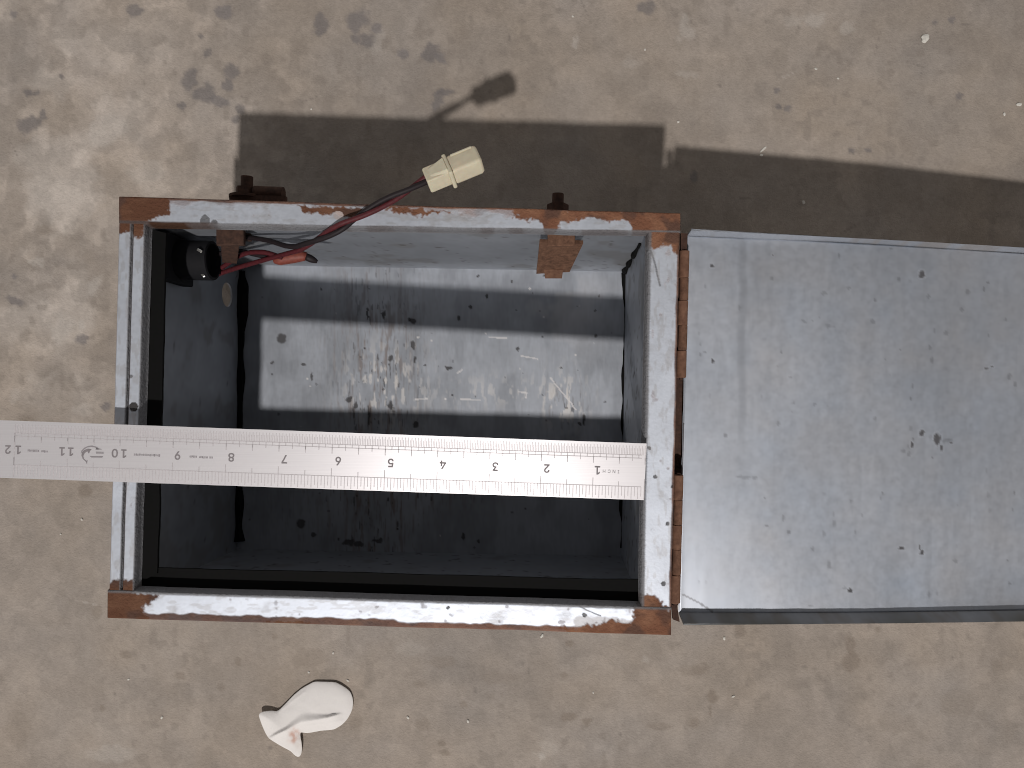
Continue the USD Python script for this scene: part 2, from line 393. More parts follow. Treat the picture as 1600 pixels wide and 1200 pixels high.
# ------------------------------------------------------------------ metal box
c_out = np.array([(186, 306), (1063, 333), (1048.5, 993), (168, 967)], float)     # outer rim corners
c_in = np.array([(226, 351), (1012, 364), (1000.5, 946), (208.5, 922)], float)     # edge of the flat top
box = thing('metal_box', 'rust-cornered galvanized steel box with hinged lid folded open to the right', 'metal box', at=(-0.08, 0.0, 0))

R_POLY = [
    [(170, 295), (262, 305), (268, 322), (262, 338), (240, 343), (228, 352), (226, 366), (216, 373), (204, 362), (180, 364)],
    [(462, 321), (566, 322), (582, 332), (550, 341), (530, 336), (470, 332)],
    [(600, 322), (700, 330), (660, 337), (630, 334)],
    [(800, 322), (990, 328), (992, 350), (975, 347), (930, 342), (900, 343), (880, 345), (874, 354), (862, 364), (850, 362), (842, 347), (800, 338)],
    [(982, 325), (1075, 325), (1075, 404), (1057, 396), (1046, 383), (1038, 384), (1016, 388), (1006, 375), (990, 364)],
    [(1000, 930), (1012, 926), (1030, 937), (1056, 962), (1056, 1000), (900, 998), (872, 981), (935, 974), (962, 966), (985, 976), (992, 966), (988, 948)],
    [(155, 912), (184, 906), (207, 905), (212, 926), (252, 930), (240, 939), (222, 948), (226, 960), (262, 975), (250, 985), (155, 985)],
    [(380, 974), (440, 968), (480, 972), (520, 980), (500, 990), (370, 985)],
]
def paint_rim(px, py, u, side):
    n1 = (fb(px, py, 9, 3, 31) - 0.5) * 16
    n2 = (fb(px, py, 9, 3, 32) - 0.5) * 16
    rust = np.zeros(px.shape)
    for poly in R_POLY:
        x_, y_ = px + n1, py + n2
        sd = segdist(x_, y_, np.vstack([poly, poly[:1]])) * np.where(inpoly(x_, y_, poly), -1, 1)
        sd = sd + (fb(px, py, 4, 3, 44) - 0.5) * 9
        rust = np.maximum(rust, sm(3.2, -2.2, sd))
    ed = fb(px, py, 30, 3, 33)
    edge_w = {'top': 0.10, 'bottom': 0.20, 'left': 0.04, 'right': 0.05}[side]
    rust = np.maximum(rust, sm(0.03, -0.03, u - edge_w * (0.3 + 1.6 * ed) - 0.01) * 0.95)
    if side == 'top':
        band = sm(0.10, -0.10, u - 0.42 * sm(0.3, 0.75, fb(px, py, 70, 3, 47)) - 0.5 * (fb(px, py, 8, 3, 48, sx=0.4) - 0.5))
        rust = np.maximum(rust, 0.55 * band)
    rust = np.maximum(rust, 0.3 * sm(0.72, 0.8, fb(px, py, 12, 3, 34)))
    col = np.broadcast_to(ZINC * (1.42 if side == 'bottom' else 1.2), px.shape + (3,)).copy()  # bottom rail lighter: part of the lamp gleam is in its base colour
    col *= (0.86 + 0.28 * fb(px, py, 55, 3, 35))[..., None]
    stain = sm(0.55, 0.72, fb(px, py, 26, 4, 36)) * {'top': 1.0, 'bottom': 0.6, 'left': 0.35, 'right': 0.35}[side]
    col = lerp(col, np.array([0.36, 0.35, 0.35]), 0.5 * stain)
    rc = lerp(np.broadcast_to(RUST, px.shape + (3,)), np.array([0.25, 0.125, 0.075]), sm(0.4, 0.75, fb(px, py, 22, 3, 37)))
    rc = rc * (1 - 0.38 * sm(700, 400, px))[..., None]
    rc = lerp(rc, np.array([0.085, 0.05, 0.04]), 0.75 * sm(0.5, 0.7, fb(px, py, 30, 3, 38)))
    col = lerp(col, rc, rust)
    dark = np.zeros(px.shape)
    dark = np.maximum(dark, 0.65 * sm(2.4, 0.8, segdist(px, py, [(1017, 392), (1024, 415), (1027, 430), (1031, 446)])))
    dark = np.maximum(dark, (np.hypot(px - 207.5, py - 636) < 7 + n1 * 0.2) * 0.95)
    dark = np.maximum(dark, (np.hypot(px - 203, py - 588) < 3.2) * 0.6)
    dark = np.maximum(dark, 0.5 * sm(1.6, 0.4, segdist(px + n1 * .2, py + n2 * .2, [(900, 945), (938, 962)])))
    grey = 0.6 * sm(2, -2, segdist(px, py, [(905, 972), (950, 973), (985, 978)]) - 9 + n1 * .5)
    col = lerp(col, np.array([0.30, 0.28, 0.265]), grey * (1 - rust))
    for q in ((1043, 818, 3), (1037, 912, 4), (913, 961, 3.5), (1014, 700, 3), (1024, 745, 3), (320, 344, 8), (335, 349, 6), (1050, 760, 2.5), (700, 949, 2.5)):
        dark = np.maximum(dark, (np.hypot(px - q[0] + n1 * .25, py - q[1] + n2 * .25) < q[2]) * 0.75)
    col = lerp(col, np.array([0.03, 0.025, 0.022]), dark)
    wear = sm(0.56, 0.70, fb(px, py, 9, 4, 45, sx=0.5 if side in ('top', 'bottom') else 1.6, sy=1.6 if side in ('top', 'bottom') else 0.5)) * (1 - rust)
    col = lerp(col, np.array([0.40, 0.385, 0.38]), 0.35 * wear)
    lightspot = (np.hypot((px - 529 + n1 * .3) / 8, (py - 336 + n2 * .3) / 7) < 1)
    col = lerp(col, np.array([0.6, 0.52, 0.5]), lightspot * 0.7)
    rust = np.maximum(rust, dark)
    return np.clip(col, 0.01, 0.9), np.clip(rust + 0.12 * stain, 0, 1)

def rail(name, o0, o1, i0, i1, side, lip=True, skirt=0.024, name_label=None, drop=0.0):
    """Folded sheet rail: skirt, rounded outer edge, flat top, rounded inner edge and a short lip; o*, i* are the pixels of its outer and inner edge."""
    o0, o1, i0, i1 = (np.asarray(q, float) for q in (o0, o1, i0, i1))
    wpx = np.linalg.norm(i0 - o0)
    L = np.linalg.norm(o1 - o0)
    nl = int(L / 1.2) + 2
    flat = np.linspace(0.05, 0.955, max(4, int(wpx / 1.2)))
    prof = [(0.0, -skirt), (0.0, -0.010), (0.0, -0.0012), (0.012, -0.0004)] + [(q, 0.0) for q in flat] + [(0.97, -0.0005), (1.0, -0.0016)]
    if lip:
        prof += [(1.02, -0.0035), (1.03, -0.0065)]
    prof = np.array(prof)
    t = np.linspace(0, 1, nl)
    A = o0 + (o1 - o0) * t[:, None]
    B = i0 + (i1 - i0) * t[:, None]
    U = prof[:, 0]
    q = A[:, None] + (B - A)[:, None] * U[None, :, None]
    z = H - drop + np.broadcast_to(prof[:, 1], q.shape[:2])
    dent = 0.0009 * (fb(q[..., 0], q[..., 1], 160, 2, 40) - 0.5) + 0.00006 * (fb(q[..., 0], q[..., 1], 30, 2, 41) - 0.5)
    wob = (fb(q[..., 0], q[..., 1], 90, 2, 42) - 0.5) * 2.2
    d = unit(np.append(B[0] - A[0], 0))[:2]
    XY = P(q[..., 0] + wob * d[0], q[..., 1] + wob * d[1], H)[..., :2]
    outer = np.concatenate([XY, (z + dent)[..., None]], -1)
    # the back of the sheet
    nrm = np.zeros((len(prof), 2))
    tang = np.gradient(prof * [wpx * D / F, 1], axis=0)
    nrm = np.stack([tang[:, 1], -tang[:, 0]], 1)
    nrm /= np.linalg.norm(nrm, axis=1, keepdims=True)
    d3 = np.array([d[0], -d[1], 0])
    inner = outer + 0.0012 * (nrm[:, 0][None, :, None] * d3 + nrm[:, 1][None, :, None] * np.array([0, 0, 1.0]))
    n, m = outer.shape[:2]
    v = np.concatenate([outer.reshape(-1, 3), inner.reshape(-1, 3)])
    f1 = gridfaces(n, m)
    f = [f1, f1[:, ::-1] + n * m]
    i = np.arange(n * m).reshape(n, m)
    for loop in (i[:, 0], i[::-1, -1], i[0, ::-1], i[-1]):
        a, b = loop[:-1], loop[1:]
        f += [np.stack([a, b, b + n * m], 1), np.stack([a, b + n * m, a + n * m], 1)]
    f = np.vstack(f)
    tmesh = trimesh.Trimesh(v, f, process=False)
    fn = np.cross(v[f1[:, 1]] - v[f1[:, 0]], v[f1[:, 2]] - v[f1[:, 0]])
    if fn[:, 2].sum() < 0:
        f = f[:, ::-1]
    uu = np.broadcast_to(U, (n, m))
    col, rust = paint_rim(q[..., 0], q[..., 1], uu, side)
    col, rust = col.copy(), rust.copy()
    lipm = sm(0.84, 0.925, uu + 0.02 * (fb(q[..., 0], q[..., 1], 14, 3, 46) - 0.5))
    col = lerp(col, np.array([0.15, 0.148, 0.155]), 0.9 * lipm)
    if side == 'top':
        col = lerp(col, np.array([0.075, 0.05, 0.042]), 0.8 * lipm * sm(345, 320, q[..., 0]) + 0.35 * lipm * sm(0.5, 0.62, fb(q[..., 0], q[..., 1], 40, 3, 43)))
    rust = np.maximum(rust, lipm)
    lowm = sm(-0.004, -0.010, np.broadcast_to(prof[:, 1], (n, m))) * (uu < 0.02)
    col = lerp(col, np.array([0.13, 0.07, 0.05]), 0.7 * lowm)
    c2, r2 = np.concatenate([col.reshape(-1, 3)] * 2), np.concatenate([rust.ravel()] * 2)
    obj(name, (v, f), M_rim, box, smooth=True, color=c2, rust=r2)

def mix2(a, b, t):
    return np.asarray(a, float) * (1 - t) + np.asarray(b, float) * t

# top and bottom rails run the whole width, the side rails stand between them
rail('rim_rail', c_out[0], c_out[1], mix2(c_in[0], c_in[1], -40 / 786), mix2(c_in[1], c_in[0], -51 / 786), 'top')
rail('rim_rail', c_out[2], c_out[3], mix2(c_in[2], c_in[3], -48 / 792), mix2(c_in[3], c_in[2], -40 / 792), 'bottom')
def on(a, b, y):
    t = (y - a[1]) / (b[1] - a[1])
    return mix2(a, b, t)
oR0, oR1 = on(c_out[1], c_out[2], 361.5), on(c_out[1], c_out[2], 950.3)
rail('rim_rail', oR0, oR1, (1012, 360.8), (1000.5, 949.6), 'right', drop=0.0003)
oL0, oL1 = on(c_out[0], c_out[3], 345.9), on(c_out[0], c_out[3], 925.5)
g0, g1 = (206.5, 351.0), (189.0, 921)
rail('rim_rail', oL1, oL0, (187.4, 926), (205.2, 345.8), 'left', lip=False, drop=0.0003)
rail('rim_strip', (189.9, 926.2), (207.7, 346.2), (208.4, 926.5), (226.2, 346.4), 'left', skirt=0.006, drop=0.0004)
# rail seat under the groove of the left side
a = P([200, 212, 194, 182], [352, 352, 921, 921], H - 0.0062)
obj('rim_backing', prism(a, a - [0, 0, 0.002]), M_rust_dark, box)

def add_shade_strip(a, b, c, d, z):  # added black strip under a rail, shapes the lit patch on the bottom
    q = P(*np.array([a, b, c, d], float).T, z)
    n = 60
    t = np.linspace(0, 1, n)
    L_ = q[0] + (q[3] - q[0]) * t[:, None]
    R_ = q[1] + (q[2] - q[1]) * t[:, None]
    w = 0.0009 * (meshkit.fbm(np.stack([t * 14, 0 * t, 0 * t + a[0]], -1), 3, 5) - 0.5)
    dirn = (q[1] - q[0]) / np.linalg.norm(q[1] - q[0])
    R_ = R_ + w[:, None] * dirn
    th_ = np.array([0, 0, -0.0016])
    rings = np.stack([L_, R_, R_ + th_, L_ + th_], 1)
    v = rings.reshape(-1, 3)
    f = []
    for i in range(n - 1):
        for j in range(4):
            p_, r_ = i * 4 + j, i * 4 + (j + 1) % 4
            f += [[p_, r_, r_ + 4], [p_, r_ + 4, p_ + 4]]
    f += [[0, 2, 1], [0, 3, 2], [4 * n - 4, 4 * n - 3, 4 * n - 2], [4 * n - 4, 4 * n - 2, 4 * n - 1]]
    m = trimesh.Trimesh(v, np.array(f), process=False)
    if m.volume < 0:
        m.invert()
    obj('added_shade_strip', m, M_tar_shade, box)
add_shade_strip((212, 352), (259, 364), (246, 896), (196, 922), H - 0.0072)
add_shade_strip((196, 930), (224, 887), (998, 906), (1000, 956), H - 0.0084)
ZF = 0.0014
fl = np.array([(376, 414), (977, 424.5), (971, 869), (370, 858)], float)
F3 = P(fl[:, 0], fl[:, 1], ZF)

# bottom sheet
def paint_sheet(px, py, seed, dirt=1.0):
    col = np.broadcast_to(ZINC * 0.92, px.shape + (3,)).copy()
    col *= (0.82 + 0.36 * fb(px, py, 120, 3, seed))[..., None]
    col *= (0.86 + 0.28 * fb(px, py, 26, 3, seed + 1))[..., None]
    col *= (0.92 + 0.16 * fb(px, py, 6, 3, seed + 2, sx=2.2, sy=0.5))[..., None]
    return col
v, f, U, V = slab(F3, 0.0010, 0.00065)
q = bil(fl, U, V)
px, py = q[:, 0], q[:, 1]
col = paint_sheet(px, py, 50)
rust = np.zeros(len(px))
streak = fb(px, py, 10, 4, 53, sx=2.6, sy=0.28)
streak2 = fb(px, py, 10, 4, 54, sx=3.2, sy=0.5)
wz = np.exp(-((px - 590) / 62) ** 2) * (0.55 + 0.45 * sm(470, 560, py)) + 0.75 * np.exp(-((px - 880) / 34) ** 2 - ((py - 635) / 40) ** 2) + 0.25 * np.exp(-((px - 470) / 60) ** 2 - ((py - 800) / 60) ** 2) + 0.8 * np.exp(-((px - 640) / 130) ** 2 - ((py - 770) / 26) ** 2)
wz = np.clip(wz, 0, 1)
dk = sm(0.52, 0.66, streak) * wz
dull = sm(0.48, 0.62, fb(px, py, 55, 4, 59, sx=1.8, sy=0.7))
col = col * (1 - 0.16 * dull)[..., None]
fine_ = sm(0.58, 0.66, fb(px, py, 5, 3, 57, sx=2.4, sy=0.22))
col = lerp(col, np.array([0.2, 0.18, 0.17]), 0.45 * fine_ * np.clip(wz + 0.15, 0, 1))
col = lerp(col, np.array([0.24, 0.19, 0.165]), 0.75 * dk)
rust = np.maximum(rust, dk * 0.8)
bk = sm(0.64, 0.70, streak2) * wz
col = lerp(col, np.array([0.05, 0.045, 0.045]), 0.85 * bk)
rust = np.maximum(rust, bk)
br = sm(0.57, 0.66, fb(px, py, 9, 4, 55, sx=1.6, sy=0.5)) * np.clip(np.exp(-((px - 600) / 55) ** 2 - ((py - 600) / 55) ** 2) + np.exp(-((px - 880) / 36) ** 2 - ((py - 625) / 40) ** 2) + 0.5 * np.exp(-((px - 770) / 80) ** 2 - ((py - 612) / 24) ** 2), 0, 1)
col = lerp(col, np.array([0.86, 0.83, 0.80]), 0.8 * br)
for cx, cy, rx, ry in [(440, 529, 8, 9), (425, 567, 3, 3), (474, 570, 4, 3), (487, 588, 2, 7), (912, 655, 3, 10), (906, 662, 3, 4), (930, 525, 3, 3), (809, 545, 3, 3), (760, 463, 2, 5), (734, 480, 3, 3), (640, 500, 3, 4), (645, 502, 5, 5), (716, 497, 3, 4), (600, 492, 3, 8), (574, 490, 2, 12), (850, 430, 3, 2), (747, 431, 4, 2), (800, 440, 2, 3), (560, 850, 9, 5), (470, 818, 7, 9), (490, 836, 5, 5), (723, 838, 3, 5), (748, 846, 3, 4), (545, 848, 10, 5), (590, 845, 9, 4), (610, 560, 5, 5), (645, 540, 4, 8), (648, 562, 3, 6), (700, 575, 6, 3), (650, 663, 5, 6), (545, 625, 5, 6), (555, 633, 4, 6), (610, 632, 4, 8)]:
    d = np.hypot((px - cx + (fb(px, py, 5, 2, int(cx)) - .5) * 6) / rx, (py - cy + (fb(px, py, 5, 2, int(cy) + 7) - .5) * 6) / ry)
    t = 0.85 * (1 - sm(0.7, 1.1, d))
    col = lerp(col, np.array([0.05, 0.045, 0.045]), t)
    rust = np.maximum(rust, t)
for _ in range(90):
    cx, cy, r = rng.uniform(385, 965), rng.uniform(425, 860), rng.uniform(0.8, 2.2)
    t = rng.uniform(0.3, 0.85) * (np.hypot(px - cx, py - cy) < r)
    col = lerp(col, np.array([0.06, 0.055, 0.055]) if rng.random() < 0.75 else np.array([0.85, 0.83, 0.82]), t)
for pts in [[(815, 556), (840, 561)], [(715, 583), (722, 578)], [(765, 527), (792, 528)], [(650, 624), (668, 623)], [(720, 624), (750, 625)], [(860, 590), (900, 640)], [(810, 612), (824, 614), (822, 622)]]:
    t = 0.7 * (segdist(px + (fb(px, py, 7, 2, 77) - .5) * 5, py, pts) < 1.2)
    col = lerp(col, np.array([0.88, 0.86, 0.86]), t)
haze_w = 0.35 * sm(0.5, 0.62, fb(px, py, 40, 3, 58)) * np.exp(-((px - 890) / 60) ** 2 - ((py - 480) / 60) ** 2)
col = lerp(col, np.array([0.72, 0.70, 0.70]), haze_w)
col = col * 0.86
obj('bottom_panel', (v, f), M_inner, box, color=np.clip(col, 0.02, 0.92), rust=np.clip(rust, 0, 1))

# walls: single sheets that stand a few millimetres outside the lip
ZT = H - 0.003
def wall_quad(a, b):
    """Inner face between floor corners a and b; seen from inside."""
    A, B = F3[a].copy(), F3[b].copy()
    top = lambda q: np.array([q[0], q[1], ZT])
    bot = lambda q: np.array([q[0], q[1], 0.0006])
    return [top(A), top(B), bot(B), bot(A)]
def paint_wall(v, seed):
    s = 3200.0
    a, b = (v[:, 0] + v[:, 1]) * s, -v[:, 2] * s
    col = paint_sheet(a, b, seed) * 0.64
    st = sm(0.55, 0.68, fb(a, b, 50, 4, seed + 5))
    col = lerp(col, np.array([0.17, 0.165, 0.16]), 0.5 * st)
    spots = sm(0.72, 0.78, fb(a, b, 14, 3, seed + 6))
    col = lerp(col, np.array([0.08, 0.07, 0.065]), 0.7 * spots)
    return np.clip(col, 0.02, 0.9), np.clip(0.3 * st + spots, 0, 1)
# (corner order seen from inside so that the sheet's thickness lies outside)
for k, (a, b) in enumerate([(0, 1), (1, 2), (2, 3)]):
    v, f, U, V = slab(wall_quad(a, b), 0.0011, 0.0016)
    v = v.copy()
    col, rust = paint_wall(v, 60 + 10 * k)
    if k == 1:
        col = np.clip(col * 1.45, 0, 0.9)     # hinge-side wall painted lighter to bounce light into the box
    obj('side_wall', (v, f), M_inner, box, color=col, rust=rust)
# left wall with its round cable hole
A, B = F3[3], F3[0]
Lw = np.hypot(*(B - A)[:2])
e = unit(np.append((B - A)[:2], 0))
hole_y = (NY - 459) / F * (ZC - 0.0262)
hu = (hole_y - A[1]) / e[1]
hz = ZC + ((A + e * hu)[0]) * F / (NX - 355)
th = 0.0011
nleft = np.array([-e[1], e[0], 0])
if nleft[0] > 0:
    nleft = -nleft
cs = m3.CrossSection([[(0, 0.0006), (Lw, 0.0006), (Lw, ZT), (0, ZT)]])
circ = m3.CrossSection.circle(0.0077, 40).translate((hu, hz))
wl_ = tm(m3.Manifold.extrude(cs - circ, th))
wl_ = wl_.subdivide_to_size(0.004, max_iter=12)
vv = np.array(wl_.vertices)
v = A * [1, 1, 0] + vv[:, :1] * e + vv[:, 1:2] * np.array([0, 0, 1.0]) + vv[:, 2:3] * nleft
f = np.array(wl_.faces)
t_ = trimesh.Trimesh(v, f, process=False)
if t_.volume < 0:
    f = f[:, ::-1]
col, rust = paint_wall(v, 95)
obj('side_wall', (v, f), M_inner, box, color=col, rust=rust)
# a folded ledge low on the outside of the left wall
yy0, yy1 = on(c_out[0], c_out[3], 445), c_out[0]
e0, e1 = P(*yy1, H), P(*yy0, H)
lo = []
for q, s in ((e0, -0.0022), (e1, -0.0022)):
    lo.append(np.array([q[0] + s, q[1], 0.094]))
led = np.array([lo[0], lo[1], np.array([F3[0, 0] - 0.0018, e1[1], 0.094]), F3[0] * [1, 1, 0] + [-0.0018, 0, 0.094]])
obj('side_flange', prism(led, led - [0, 0, 0.003]), M_rust_dark, box)

# sealant along the bottom corners
def bead(pts, r0, r1, seed, n=26, wav=9):
    p = spline(pts, n)
    s = np.concatenate([[0], np.cumsum(np.linalg.norm(np.diff(p, axis=0), axis=1))])
    k = meshkit.noise(np.stack([s / 0.014, 0 * s + seed, 0 * s], -1), seed)
    k2 = meshkit.noise(np.stack([s / 0.004, 0 * s + seed, 0 * s + 5], -1), seed)
    r = r0 + (r1 - r0) * np.clip(1.5 * k - 0.25, 0, 1) + 0.0004 * k2
    return tube(p, r, 10)
zb = ZF + 0.0004
obj('sealant_bead', bead([F3[0] + [0.001, -0.004, .0004], mix2(F3[0], F3[3], .3) + [.0006, 0, .0004], mix2(F3[0], F3[3], .6) + [.0006, 0, .0004], mix2(F3[0], F3[3], .97) + [.001, 0, .0004]], 0.0020, 0.0046, 3), M_tar_shade, box, smooth=True)
obj('sealant_bead', bead([F3[1] + [-.0004, -0.001, .0004], mix2(F3[1], F3[2], .3) + [0.0002, 0, .0004], mix2(F3[1], F3[2], .6) + [0.0002, 0, .0004], mix2(F3[1], F3[2], .97) + [0, 0, .0004]], 0.0002, 0.0019, 5), M_tar_shade, box, smooth=True)
obj('sealant_bead', bead([F3[1] + [-.0006, -0.0006, .008], F3[1] + [-.0006, -0.0006, .03], F3[1] + [-.0008, -0.0008, .06], F3[1] + [-.0008, -.0008, .095]], 0.0003, 0.0024, 8), M_tar_shade, box, smooth=True)

# lid: shallow tray lying open, its far end lower than the hinge
LZ0, LA, LX0 = 0.1150, 0.11, 0.0670
def arch(v):
    v = v.copy()
    t = np.clip(v[:, 0] - 0.066, 0, 0.275)
    v[:, 2] += 0.22 * t * (0.275 - t)
    return v
lid_c = np.array([(1074, 368.5), (1842, 411), (1842, 948), (1061, 957)], float)
L3 = PL(lid_c[:, 0], lid_c[:, 1], LZ0, LA, LX0)
v, f, U, V = slab(L3, 0.0009, 0.0009)
q = bil(lid_c, U, V)
px, py = q[:, 0], q[:, 1]
bow = 0.0014 * (fb(px, py, 260, 2, 70) - 0.5) * 2 
bow += 0
v = v.copy()
v[:, 2] += bow
v = arch(v)
col = np.broadcast_to(ZINC * 1.14, px.shape + (3,)).copy()
col *= (0.84 + 0.32 * fb(px, py, 170, 3, 110))[..., None]
col *= (0.93 + 0.14 * fb(px, py, 34, 3, 111, sx=1.5, sy=0.5))[..., None]
col *= (1 + (fb(px, py, 70, 3, 112)[..., None] - 0.5) * np.array([0.10, 0.0, -0.10]))
col = lerp(col, ZINC * 0.88, 0.75 * (np.exp(-((px - 1153 + (fb(px, py, 60, 3, 71) - .5) * 16) / 6) ** 4) * sm(760, 640, py)))
col = lerp(col, ZINC * 1.24, 0.35 * np.exp(-((px - 1100) / 45) ** 2))
vs2 = fb(px, py, 30, 4, 74, sx=2.2, sy=0.16)
col *= (1 + 0.16 * (vs2 - 0.5) * sm(0.3, 0.6, fb(px, py, 200, 2, 76)))[..., None]
vs = sm(0.56, 0.72, fb(px, py, 16, 4, 73, sx=2.0, sy=0.35))
col = lerp(col, ZINC * 0.98, 0.35 * vs)
rust = 0.0 * vs
lid_spots = [(1272, 459, 4, 4), (1308, 451, 2.5, 2.5), (1384, 439, 3.5, 3), (1373, 390, 3, 2.5), (1279, 510, 5, 4), (1243, 503, 3, 3), (1345, 503, 4, 3), (1430, 465, 3, 4), (1491, 457, 4, 5), (1482, 484, 3, 5), (1420, 430, 6, 8), (1432, 543, 3, 4), (1435, 563, 3, 6), (1520, 576, 4, 3), (1529, 574, 4, 1.5), (1558, 588, 4, 6), (1457, 521, 5, 4), (1551, 500, 4, 3), (1258, 632, 3, 4), (1420, 676, 5.5, 7), (1405, 694, 2.5, 6), (1443, 685, 6.5, 11), (1451, 698, 2.5, 7), (1460, 687, 9, 4), (1466, 692, 3, 2.5), (1393, 703, 3, 4), (1401, 708, 4, 2.5), (1389, 855, 6, 2.5), (1421, 861, 5, 5), (1418, 854, 2, 5), (1312, 920, 5, 4), (1303, 916, 4, 2), (1110, 416, 3, 3), (1198, 400, 2.5, 2.5), (1252, 945, 4, 2), (1155, 745, 12, 3), (1170, 745, 5, 4), (1474, 874, 4, 4), (1280, 880, 3, 8), (1100, 448, 3, 4), (1110, 565, 2, 6)]
for k, (cx, cy, rx, ry) in enumerate(lid_spots):
    d = np.hypot((px - cx + (fb(px, py, 5, 2, k) - .5) * 5) / rx, (py - cy + (fb(px, py, 5, 2, k + 50) - .5) * 5) / ry)
    t = (0.92 if cx in (1420, 1405, 1443, 1451, 1459, 1466, 1389, 1421, 1418, 1312, 1520, 1529, 1110, 1198) else 0.26) * (1 - sm(0.65, 1.1, d))
    col = lerp(col, np.array([0.045, 0.042, 0.045]), t)
    rust = np.maximum(rust, t if t.max() > 0.6 else 0)
for _ in range(80):
    cx, cy, r = rng.uniform(1080, 1620), rng.uniform(390, 940), rng.uniform(0.8, 3.2)
    t = rng.uniform(0.1, 0.45) * (1 - sm(0.6, 1.1, np.hypot(px - cx, (py - cy) / rng.uniform(0.7, 2.2)) / r))
    col = lerp(col, np.array([0.1, 0.095, 0.1]), t)
t = 0.6 * (segdist(px, py, [(1066, 929), (1088, 940), (1110, 956)]) < 1.3)
col = lerp(col, np.array([0.12, 0.11, 0.11]), t)
lid = UsdGeom.Xform.Define(stage, str(box.GetPath()) + '/lid').GetPrim()
meta(lid, label='blue grey galvanized sheet lid lying open')
obj('lid_panel', (v, f), M_zinc, lid, smooth=True, color=np.clip(col, 0.02, 0.9), rust=np.clip(rust, 0, 1))
up = unit(np.array([LA, 0, 1.0]))
def flange(a, b, lean, hgt, seed, back=0.0009):
    """Upright fold along the panel edge from a to b."""
    a, b = np.asarray(a), np.asarray(b)
    ln = np.array(lean, float)
    v, f, U, V = slab([a + up * hgt + ln, b + up * hgt + ln, b, a], back, 0.0016)
    v = v.copy()
    px_, py_ = NX + v[:, 0] * F / .39, NY - v[:, 1] * F / .39
    jag = 0.0009 * (fb(px_, py_, 22, 3, seed) - .5) * sm(0.4, 0.0, V)
    v[:, 2] += jag
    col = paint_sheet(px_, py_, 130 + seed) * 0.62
    st = sm(0.5, 0.68, fb(px_, py_, 24, 3, seed + 3))
    col = lerp(col, np.array([0.20, 0.18, 0.165]), 0.6 * st)
    if seed == 3:  # near flange faces away from the lamp; its shade is put into the colour
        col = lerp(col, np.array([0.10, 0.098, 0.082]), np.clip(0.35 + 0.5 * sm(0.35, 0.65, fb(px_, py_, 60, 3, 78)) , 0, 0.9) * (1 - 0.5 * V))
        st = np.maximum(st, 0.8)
    v = arch(v)
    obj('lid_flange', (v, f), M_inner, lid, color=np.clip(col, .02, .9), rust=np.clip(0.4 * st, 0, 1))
flange(L3[0], L3[1], (0, 0.0012, 0), 0.0070, 1)
flange(L3[1] + [0.0, -0.001, 0], L3[2] + [0.0, 0.001, 0], (0.002, 0, 0), 0.0095, 2)
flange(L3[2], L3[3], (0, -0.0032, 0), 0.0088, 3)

# hinges: rusty knuckles between rail and lid
def hinge(y0, y1, ks):
    pp = str(box.GetPath())
    h = UsdGeom.Xform.Define(stage, pp + '/' + numbered(pp, 'hinge')).GetPrim()
    xc = lambda y: 1069.5 - (y - 392) * 0.0265
    zc = 0.1205
    for k, (a, b) in enumerate(zip(ks[:-1], ks[1:])):
        r = 0.0024 * (1 + 0.05 * (-1) ** k)
        pa, pb = P(xc(a) + (k % 2) * 0.8, a + 0.8, zc), P(xc(b) + (k % 2) * 0.8, b - 0.8, zc)
        p = np.linspace(pa, pb, 9)
        dp = (pb - pa) * 0.03
        m = tube(np.vstack([pa - dp, p, pb + dp]), np.r_[r * .8, np.full(9, r), r * .8], 20)
        obj('knuckle', m, M_rust if k % 2 else M_rust_orange, h, smooth=40)
    pa, pb = P(xc(y0), y0 - 3, zc), P(xc(y1), y1 + 4, zc)
    obj('hinge_pin', tube(np.linspace(pa, pb, 4), 0.0011, 10), M_rust_dark, h, smooth=40)
    a = P([xc(y0) - 12, xc(y0) - 1, xc(y1) - 1, xc(y1) - 12], [y0, y0, y1, y1], zc - 0.0022)
    obj('hinge_leaf', prism(a, a - [0, 0, .0014]), M_rust_dark, h)
    a = P([xc(y0) + 1, xc(y0) + 16, xc(y1) + 16, xc(y1) + 1], [y0, y0, y1, y1], zc - 0.0105)
    obj('hinge_leaf', prism(a, a - [0, 0, .0012]), M_rust_dark, h)
hinge(392, 590, [392, 434, 470, 508, 548, 590])
hinge(742, 942, [742, 781, 820, 858, 898, 942])
a = P([1051, 1078, 1066, 1044], [390, 390, 946, 946], 0.1075)
obj('added_gap_shade', prism(a, a - [0, 0, .0012]), M_rust_dark, box)  # added dark strip, stands in for shade in the gap beside the lid
# rusty stop at the upper end of the hinge line
a = P([1064, 1074.5, 1073, 1064], [364, 365, 391, 391], 0.1215)
obj('hinge_stop', prism(a, a - [0, 0, .004]), M_rust_dark, box)
a = P([1049.5, 1058, 1062, 1051.5], [945, 946, 972, 968], 0.1190)
obj('hinge_stop', prism(a, a - [0, 0, .003]), M_rust_dark, box)

